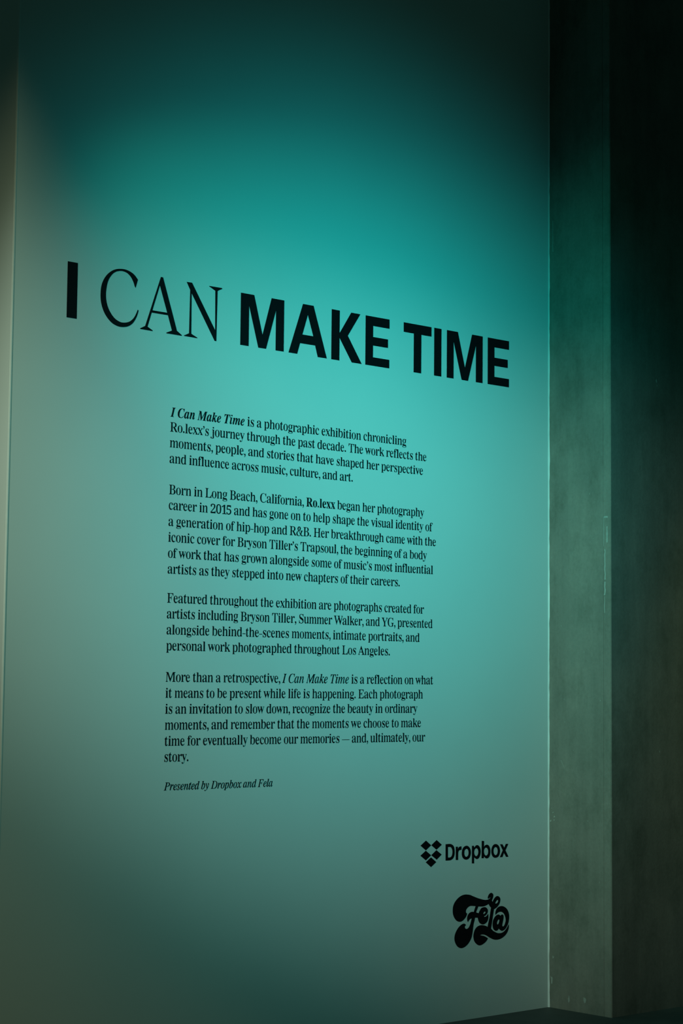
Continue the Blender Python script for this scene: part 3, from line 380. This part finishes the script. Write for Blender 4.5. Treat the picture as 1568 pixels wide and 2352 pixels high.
    'ix': (302, ['-1,-11 -19,-8 -33,0 -38,6 -42,13 -45,29 -39,51 -29,62 -15,68 6,67 34,55 44,56 49,59 60,73 95,129 74,238 66,265 58,274 53,277 17,278 17,294 104,309 118,310 129,307 138,298 142,287 157,218 199,275 222,298 235,305 261,311 278,308 290,300 299,287 302,272 299,257 288,240 276,235 267,235 227,248 213,247 204,239 163,183 183,86 188,67 194,54 203,46 217,44 231,54 256,82 269,72 230,22 207,2 183,-8 157,-8 146,-3 136,4 121,29 102,93 53,18 36,2 18,-8']),
    'iy': (281, ['-30,-140 -51,-137 -59,-134 -72,-122 -79,-108 -80,-99 -73,-78 -56,-64 -41,-61 -26,-64 15,-85 28,-83 43,-73 63,-50 79,-24 83,-6 77,43 64,123 51,187 38,234 24,269 14,275 -9,276 -9,294 77,309 85,310 92,306 99,296 106,278 112,254 148,75 191,160 201,190 205,211 200,225 173,252 168,269 171,285 179,298 193,307 219,309 234,303 244,291 250,275 250,256 245,233 214,152 163,54 113,-23 60,-88 33,-112 7,-130 -18,-139']),
}
LINES = [
    (-2.3440, -0.9829, 2.6500, 'I Can Make Time is a photographic exhibition chronicling'),
    (-2.3440, -0.8519, 2.5878, 'Ro.lexx’s journey through the past decade. The work reflects the'),
    (-2.3440, -0.8735, 2.5220, 'moments, people, and stories that have shaped her perspective'),
    (-2.3440, -1.3153, 2.4564, 'and influence across music, culture, and art.'),
    (-2.3440, -0.8656, 2.3262, 'Born in Long Beach, California, Ro.lexx began her photography'),
    (-2.3440, -0.8082, 2.2620, 'career in 2015 and has gone on to help shape the visual identity of'),
    (-2.3440, -0.7865, 2.1943, 'a generation of hip-hop and R&B. Her breakthrough came with the'),
    (-2.3440, -0.8458, 2.1282, 'iconic cover for Bryson Tiller’s Trapsoul, the beginning of a body'),
    (-2.3440, -0.8046, 2.0626, 'of work that has grown alongside some of music’s most influential'),
    (-2.3440, -1.0184, 1.9968, 'artists as they stepped into new chapters of their careers.'),
    (-2.3440, -0.8618, 1.8765, 'Featured throughout the exhibition are photographs created for'),
    (-2.3440, -0.8062, 1.8117, 'artists including Bryson Tiller, Summer Walker, and YG, presented'),
    (-2.3440, -0.8894, 1.7459, 'alongside behind-the-scenes moments, intimate portraits, and'),
    (-2.3440, -1.0775, 1.6802, 'personal work photographed throughout Los Angeles.'),
    (-2.3440, -0.7993, 1.5512, 'More than a retrospective, I Can Make Time is a reflection on what'),
    (-2.3440, -0.8660, 1.4856, 'it means to be present while life is happening. Each photograph'),
    (-2.3440, -0.9008, 1.4204, 'is an invitation to slow down, recognize the beauty in ordinary'),
    (-2.3440, -0.8767, 1.3549, 'moments, and remember that the moments we choose to make'),
    (-2.3440, -0.8494, 1.2892, 'time for eventually become our memories — and, ultimately, our'),
    (-2.3440, -2.2203, 1.2245, 'story.'),
    (-2.3440, -1.7635, 1.1079, 'Presented by Dropbox and Fela'),
]

# ------------------------------------------------------------------ lettering
THICK = 0.0006                    # cut vinyl with its carrier, standing proud of the paint

def contour(s, k=5):
    """'x,z' control points -> a closed outline: straight between corners, smooth elsewhere."""
    P, C = [], []
    for t in s.split():
        C.append(t.endswith('c'))
        x, y = t.rstrip('c').split(',')
        P.append(Vector((float(x), float(y))))
    n, out = len(P), []
    for i in range(n):
        p1, p2 = P[i], P[(i + 1) % n]
        c1, c2 = C[i], C[(i + 1) % n]
        if c1 and c2:
            out.append(p1); continue
        p0 = p1 if c1 else P[i - 1]
        p3 = p2 if c2 else P[(i + 2) % n]
        d = (p2 - p1).length
        m1 = (p2 - p0); m2 = (p3 - p1)
        m1 = m1.normalized() * d * (0.6 if c1 else 1.0)
        m2 = m2.normalized() * d * (0.6 if c2 else 1.0)
        for j in range(k):
            t = j / k
            out.append(p1 * (2*t**3 - 3*t*t + 1) + m1 * (t**3 - 2*t*t + t) + p2 * (3*t*t - 2*t**3) + m2 * (t**3 - t*t))
    return out

def swell(c, d):
    """Offset a closed outline along its normals (positive = bolder, holes run the other way round)."""
    if not d: return c
    n, out = len(c), []
    for i in range(n):
        a = (c[i] - c[i - 1]); b = (c[(i + 1) % n] - c[i])
        if a.length < 1e-9 or b.length < 1e-9: out.append(c[i]); continue
        a.normalize(); b.normalize()
        na, nb = Vector((-a.y, a.x)), Vector((-b.y, b.x))
        m = na + nb
        if m.length < 0.3: m = na
        m = m / max(m.length_squared * 0.5, 0.7)
        out.append(c[i] + m * d)
    return out

def vinyl(name, contours, parent, base, scale=0.001):
    """Outlines (any unit, x to the right, y up) -> one flat cut-vinyl mesh lying on the wall, relative to base (x, z)."""
    cu = bpy.data.curves.new(name, 'CURVE')
    cu.dimensions, cu.fill_mode, cu.extrude = '2D', 'BOTH', THICK / 2
    for c in contours:
        s = cu.splines.new('POLY')
        s.points.add(len(c) - 1)
        for p, q in zip(s.points, c): p.co = (q.x * scale - base[0], q.y * scale - base[1], 0, 1)
        s.use_cyclic_u = True
    tmp = bpy.data.objects.new('tmp', cu)
    me = bpy.data.meshes.new_from_object(tmp)
    bpy.data.objects.remove(tmp)
    bpy.data.curves.remove(cu)
    me.transform(Matrix(((1, 0, 0, 0), (0, 0, -1, -THICK / 2 - 0.0002), (0, 1, 0, 0), (0, 0, 0, 1))))
    me.name = name
    me.materials.clear()
    me.materials.append(VINYL)
    for p in me.polygons: p.use_smooth = False
    o = bpy.data.objects.new(name, me)
    COL.objects.link(o)
    if parent: o.parent = parent
    return o

# --- headline
def bounds(cs):
    xs = [p.x for c in cs for p in c]; ys = [p.y for c in cs for p in c]
    return min(xs) / 1000, min(ys) / 1000, max(xs) / 1000, max(ys) / 1000

ORG = (-2.870, 2.998)
head = tag(empty('wall_headline', (ORG[0], 0, ORG[1])), 'big black headline of four words across the upper wall, one in thin serif capitals', 'wall lettering')
for word, letters in TITLE:
    shapes = [[contour(c, 6) for c in cs] for ch, cs in letters]
    x0 = min(bounds(s)[0] for s in shapes)
    w = empty('word', (x0 - ORG[0], 0, 0), head)
    for s in shapes: vinyl('letter', s, w, (x0, ORG[1]))
    if word == 'CAN': w['label'] = 'thin serif capitals spelling CAN'

# --- running text, one line at a time
CAP, XH = 455.0, 310.0
VS = 0.0397 / CAP * 1000          # millimetres of height per font unit (x 1000)
HS = 0.0813                       # millimetres of width per font unit

def dot(x, r, y=None):
    y = r * 0.95 if y is None else y
    return [Vector((x + r * math.cos(t), y + r * 1.0 * math.sin(t))) for t in [2 * math.pi * i / 14 for i in range(14)]]

def tail(x, y, r):
    return [Vector(p) for p in ((x - r, y), (x - r * 0.8, y + r * 0.75), (x, y + r), (x + r * 0.75, y + r * 0.7), (x + r * 1.02, y - r * 0.2), (x + r * 0.85, y - r * 1.3),
            (x + r * 0.2, y - r * 2.3), (x - r * 0.75, y - r * 2.9), (x - r * 0.9, y - r * 2.65), (x - r * 0.1, y - r * 1.8), (x + r * 0.15, y - r * 0.95), (x - r * 0.35, y - r * 0.9), (x - r * 0.85, y - r * 0.6))]

def poly(*pts): return [Vector(p) for p in pts]

AMP_OUT = '365,0 310,48 245,8 160,-9 70,15 22,75 28,145 75,205 140,245 105,315 105,385 150,445 215,462 280,440 312,380 295,315 240,265 205,240 290,120 330,190 345,235 310,248c 310,262c 455,262c 455,248c 412,235 385,165 345,95 405,30 475,16c 475,0c'
AMP_A = '178,258 158,330 160,395 205,440 248,405 250,345 225,290'
AMP_B = '155,225 105,170 95,105 125,45 185,22 245,38 278,62 220,140'

def glyph(ch, style):
    """-> (advance, outlines) in font units, baseline at 0."""
    if ch == '.': return 148, [dot(70, 46)]
    if ch == ',': return 125, [tail(70, 44, 46)]
    if ch == '\u2019': return 135, [tail(72, 415, 42)]
    if ch == '-': return 215, [poly((8, 128), (207, 128), (207, 158), (8, 158))]
    if ch == '\u2014': return 560, [poly((4, 142), (556, 142), (556, 166), (4, 166))]
    if ch == '&': return 490, [contour(AMP_OUT, 4), contour(AMP_A, 4)[::-1], contour(AMP_B, 4)[::-1]]
    adv, cs = GLYPHS[style + ch]
    if ch == '1': adv = 318
    if ch.isdigit() and ch != '1': adv -= 10
    out = []
    for c in cs:
        pts = [Vector((float(a), float(b))) for a, b in (t.split(',') for t in c.split())]
        for p in pts:                                   # larger x-height and shorter tails than the source outlines
            if ch.islower() or ch == '':
                if p.y < 0: p.y *= 0.80 if p.y < -25 else 1.0
                elif p.y <= XH + 12: p.y *= 1.085
                else: p.y = XH * 1.085 + 13 + (p.y - XH - 12) * (470 - XH * 1.085 - 13) / (470 - XH - 12)
            elif ch.isdigit(): p.y *= CAP / 480.0
        out.append(pts)
    return adv, out

def slim(cs, keep=36.0, k=0.5, most=17.0):
    """Lighter cut of a letter: every stroke wider than `keep` loses part of its width, sideways only."""
    edges = [(c[i - 1], c[i]) for c in cs for i in range(len(c))]
    big = max(cs, key=lambda c: abs(area(c)))
    sign = -1.0 if area(big) > 0 else 1.0
    def take(a, b):
        d = b - a
        if d.length < 1e-6: return 0.0
        nx = -d.y / d.length * sign                     # outward normal, x part
        if abs(nx) < 0.15: return 0.0
        m, best = (a + b) / 2, 1e9
        for p, q in edges:
            if (p.y - m.y) * (q.y - m.y) < 0:
                x = p.x + (q.x - p.x) * (m.y - p.y) / (q.y - p.y)
                t = (m.x - x) if nx > 0 else (x - m.x)
                if 0.5 < t < best: best = t
        if best > 1e8: return 0.0
        e = min(most, max(0.0, (best - keep) * k / 2))
        return -nx * e
    out = []
    for c in cs:
        n = len(c)
        ed = [take(c[i], c[(i + 1) % n]) for i in range(n)]
        new = []
        for i in range(n):
            u, v = ed[i - 1], ed[i]
            d = 0.0 if u * v < 0 else (u if abs(u) > abs(v) else v)
            new.append(Vector((c[i].x + d, c[i].y)))
        out.append(new)
    return out

def area(c): return 0.5 * sum(c[i - 1].x * c[i].y - c[i].x * c[i - 1].y for i in range(len(c)))

def set_line(k, parent, base, size=1.0):
    """Build text line k as word meshes under parent; base is the parent's (x, z)."""
    x_left, x_right, zb, text = LINES[k]
    emph = {0: (0, 15), 4: (32, 39)}.get(k)             # heavier run
    ital = {0: (0, 15), 14: (27, 42), 20: (0, 99)}.get(k)
    pen, placed, words = 0.0, [], [[]]
    for i, ch in enumerate(text):
        if ch == ' ':
            pen += 155; words.append([]); continue
        st = 'i' if ital and ital[0] <= i < ital[1] else 'b'
        adv, cs = glyph(ch, st)
        heavy = emph and emph[0] <= i < emph[1]
        if ch == '&':
            cs = [swell(c, 7.0) for c in cs]
        elif ch not in ".,\u2019-\u2014" and not heavy:
            x0, x1 = min(p.x for c in cs for p in c), max(p.x for c in cs for p in c)
            cs = slim(cs)
            u0, u1 = min(p.x for c in cs for p in c), max(p.x for c in cs for p in c)
            cs = [[Vector((x0 + (p.x - u0) * (x1 - x0) / (u1 - u0), p.y)) for p in c] for c in cs]
        words[-1].append([[Vector((p.x + pen, p.y)) for p in c] for c in cs])
        pen += adv + (2 if heavy else 0)
    ink = [p.x for w in words for g in w for c in g for p in c]
    lo, hi = min(ink), max(ink)
    hs = (x_right - x_left) * 1000 / (hi - lo)
    if k == 19: hs = HS
    for w in words:
        if not w: continue
        cs = [[Vector((x_left * 1000 + (p.x - lo) * hs, zb * 1000 + p.y * VS * size)) for p in c] for g in w for c in g]
        vinyl('word', cs, parent, base)

BLOCKS = [
    (0, 4, 'top paragraph of black serif text, four lines, opening with a bold italic phrase'),
    (4, 10, 'second paragraph of black serif text, six lines, with the year 2015 in its second line'),
    (10, 14, 'third paragraph of black serif text, four lines, just above the one with the dash'),
    (14, 20, 'bottom paragraph of black serif text, six lines, ending in one short word'),
]
for a, b, label in BLOCKS:
    x0, z0 = -2.344, LINES[b - 1][2]
    par = tag(empty('text_paragraph', (x0, 0, z0)), label, 'wall text', 'paragraphs of the wall text')
    for k in range(a, b):
        zl = LINES[k][2]
        line = empty('text_line', (0, 0, zl - z0), par)
        set_line(k, line, (x0, zl))
x0, z0 = -2.344, LINES[20][2]
cred = tag(empty('credit_line', (x0, 0, z0)), 'single small italic credit line below the four text paragraphs', 'wall text')
set_line(20, cred, (x0, z0), 0.82)

# --- the two sponsor marks at the lower right
dia = [[contour(c)] for c in DIAMONDS]
wm = [[contour(c, 4) for c in cs] for ch, cs in WORDMARK]
x0 = min(bounds(s)[0] for s in dia); z0 = min(bounds(s)[1] for s in dia)
logo = tag(empty('sponsor_logo', (x0, 0, z0)), 'black logo of five diamonds with a plain sans-serif name beside it', 'logo', 'sponsor logos at the lower right of the wall')
emblem = empty('emblem', (0, 0, 0), logo)
for s in dia: vinyl('diamond', s, emblem, (x0, z0))
x1 = min(bounds(s)[0] for s in wm); z1 = min(bounds(s)[1] for s in wm)
name_part = empty('wordmark', (x1 - x0, 0, z1 - z0), logo)
for s in wm: vinyl('letter', s, name_part, (x1, z1))

fel = [contour(c, 5) for c in SCRIPT_FEL]
aa = [contour(c, 5) for c in SCRIPT_A]
x0, z0 = bounds(fel)[0], bounds(fel)[1]
logo2 = tag(empty('sponsor_logo', (x0, 0, z0)), 'black logo in fat swirling script letters, lowest mark on the wall', 'logo', 'sponsor logos at the lower right of the wall')
vinyl('joined_letters', fel, logo2, (x0, z0))
vinyl('letter', aa, logo2, (x0, z0))
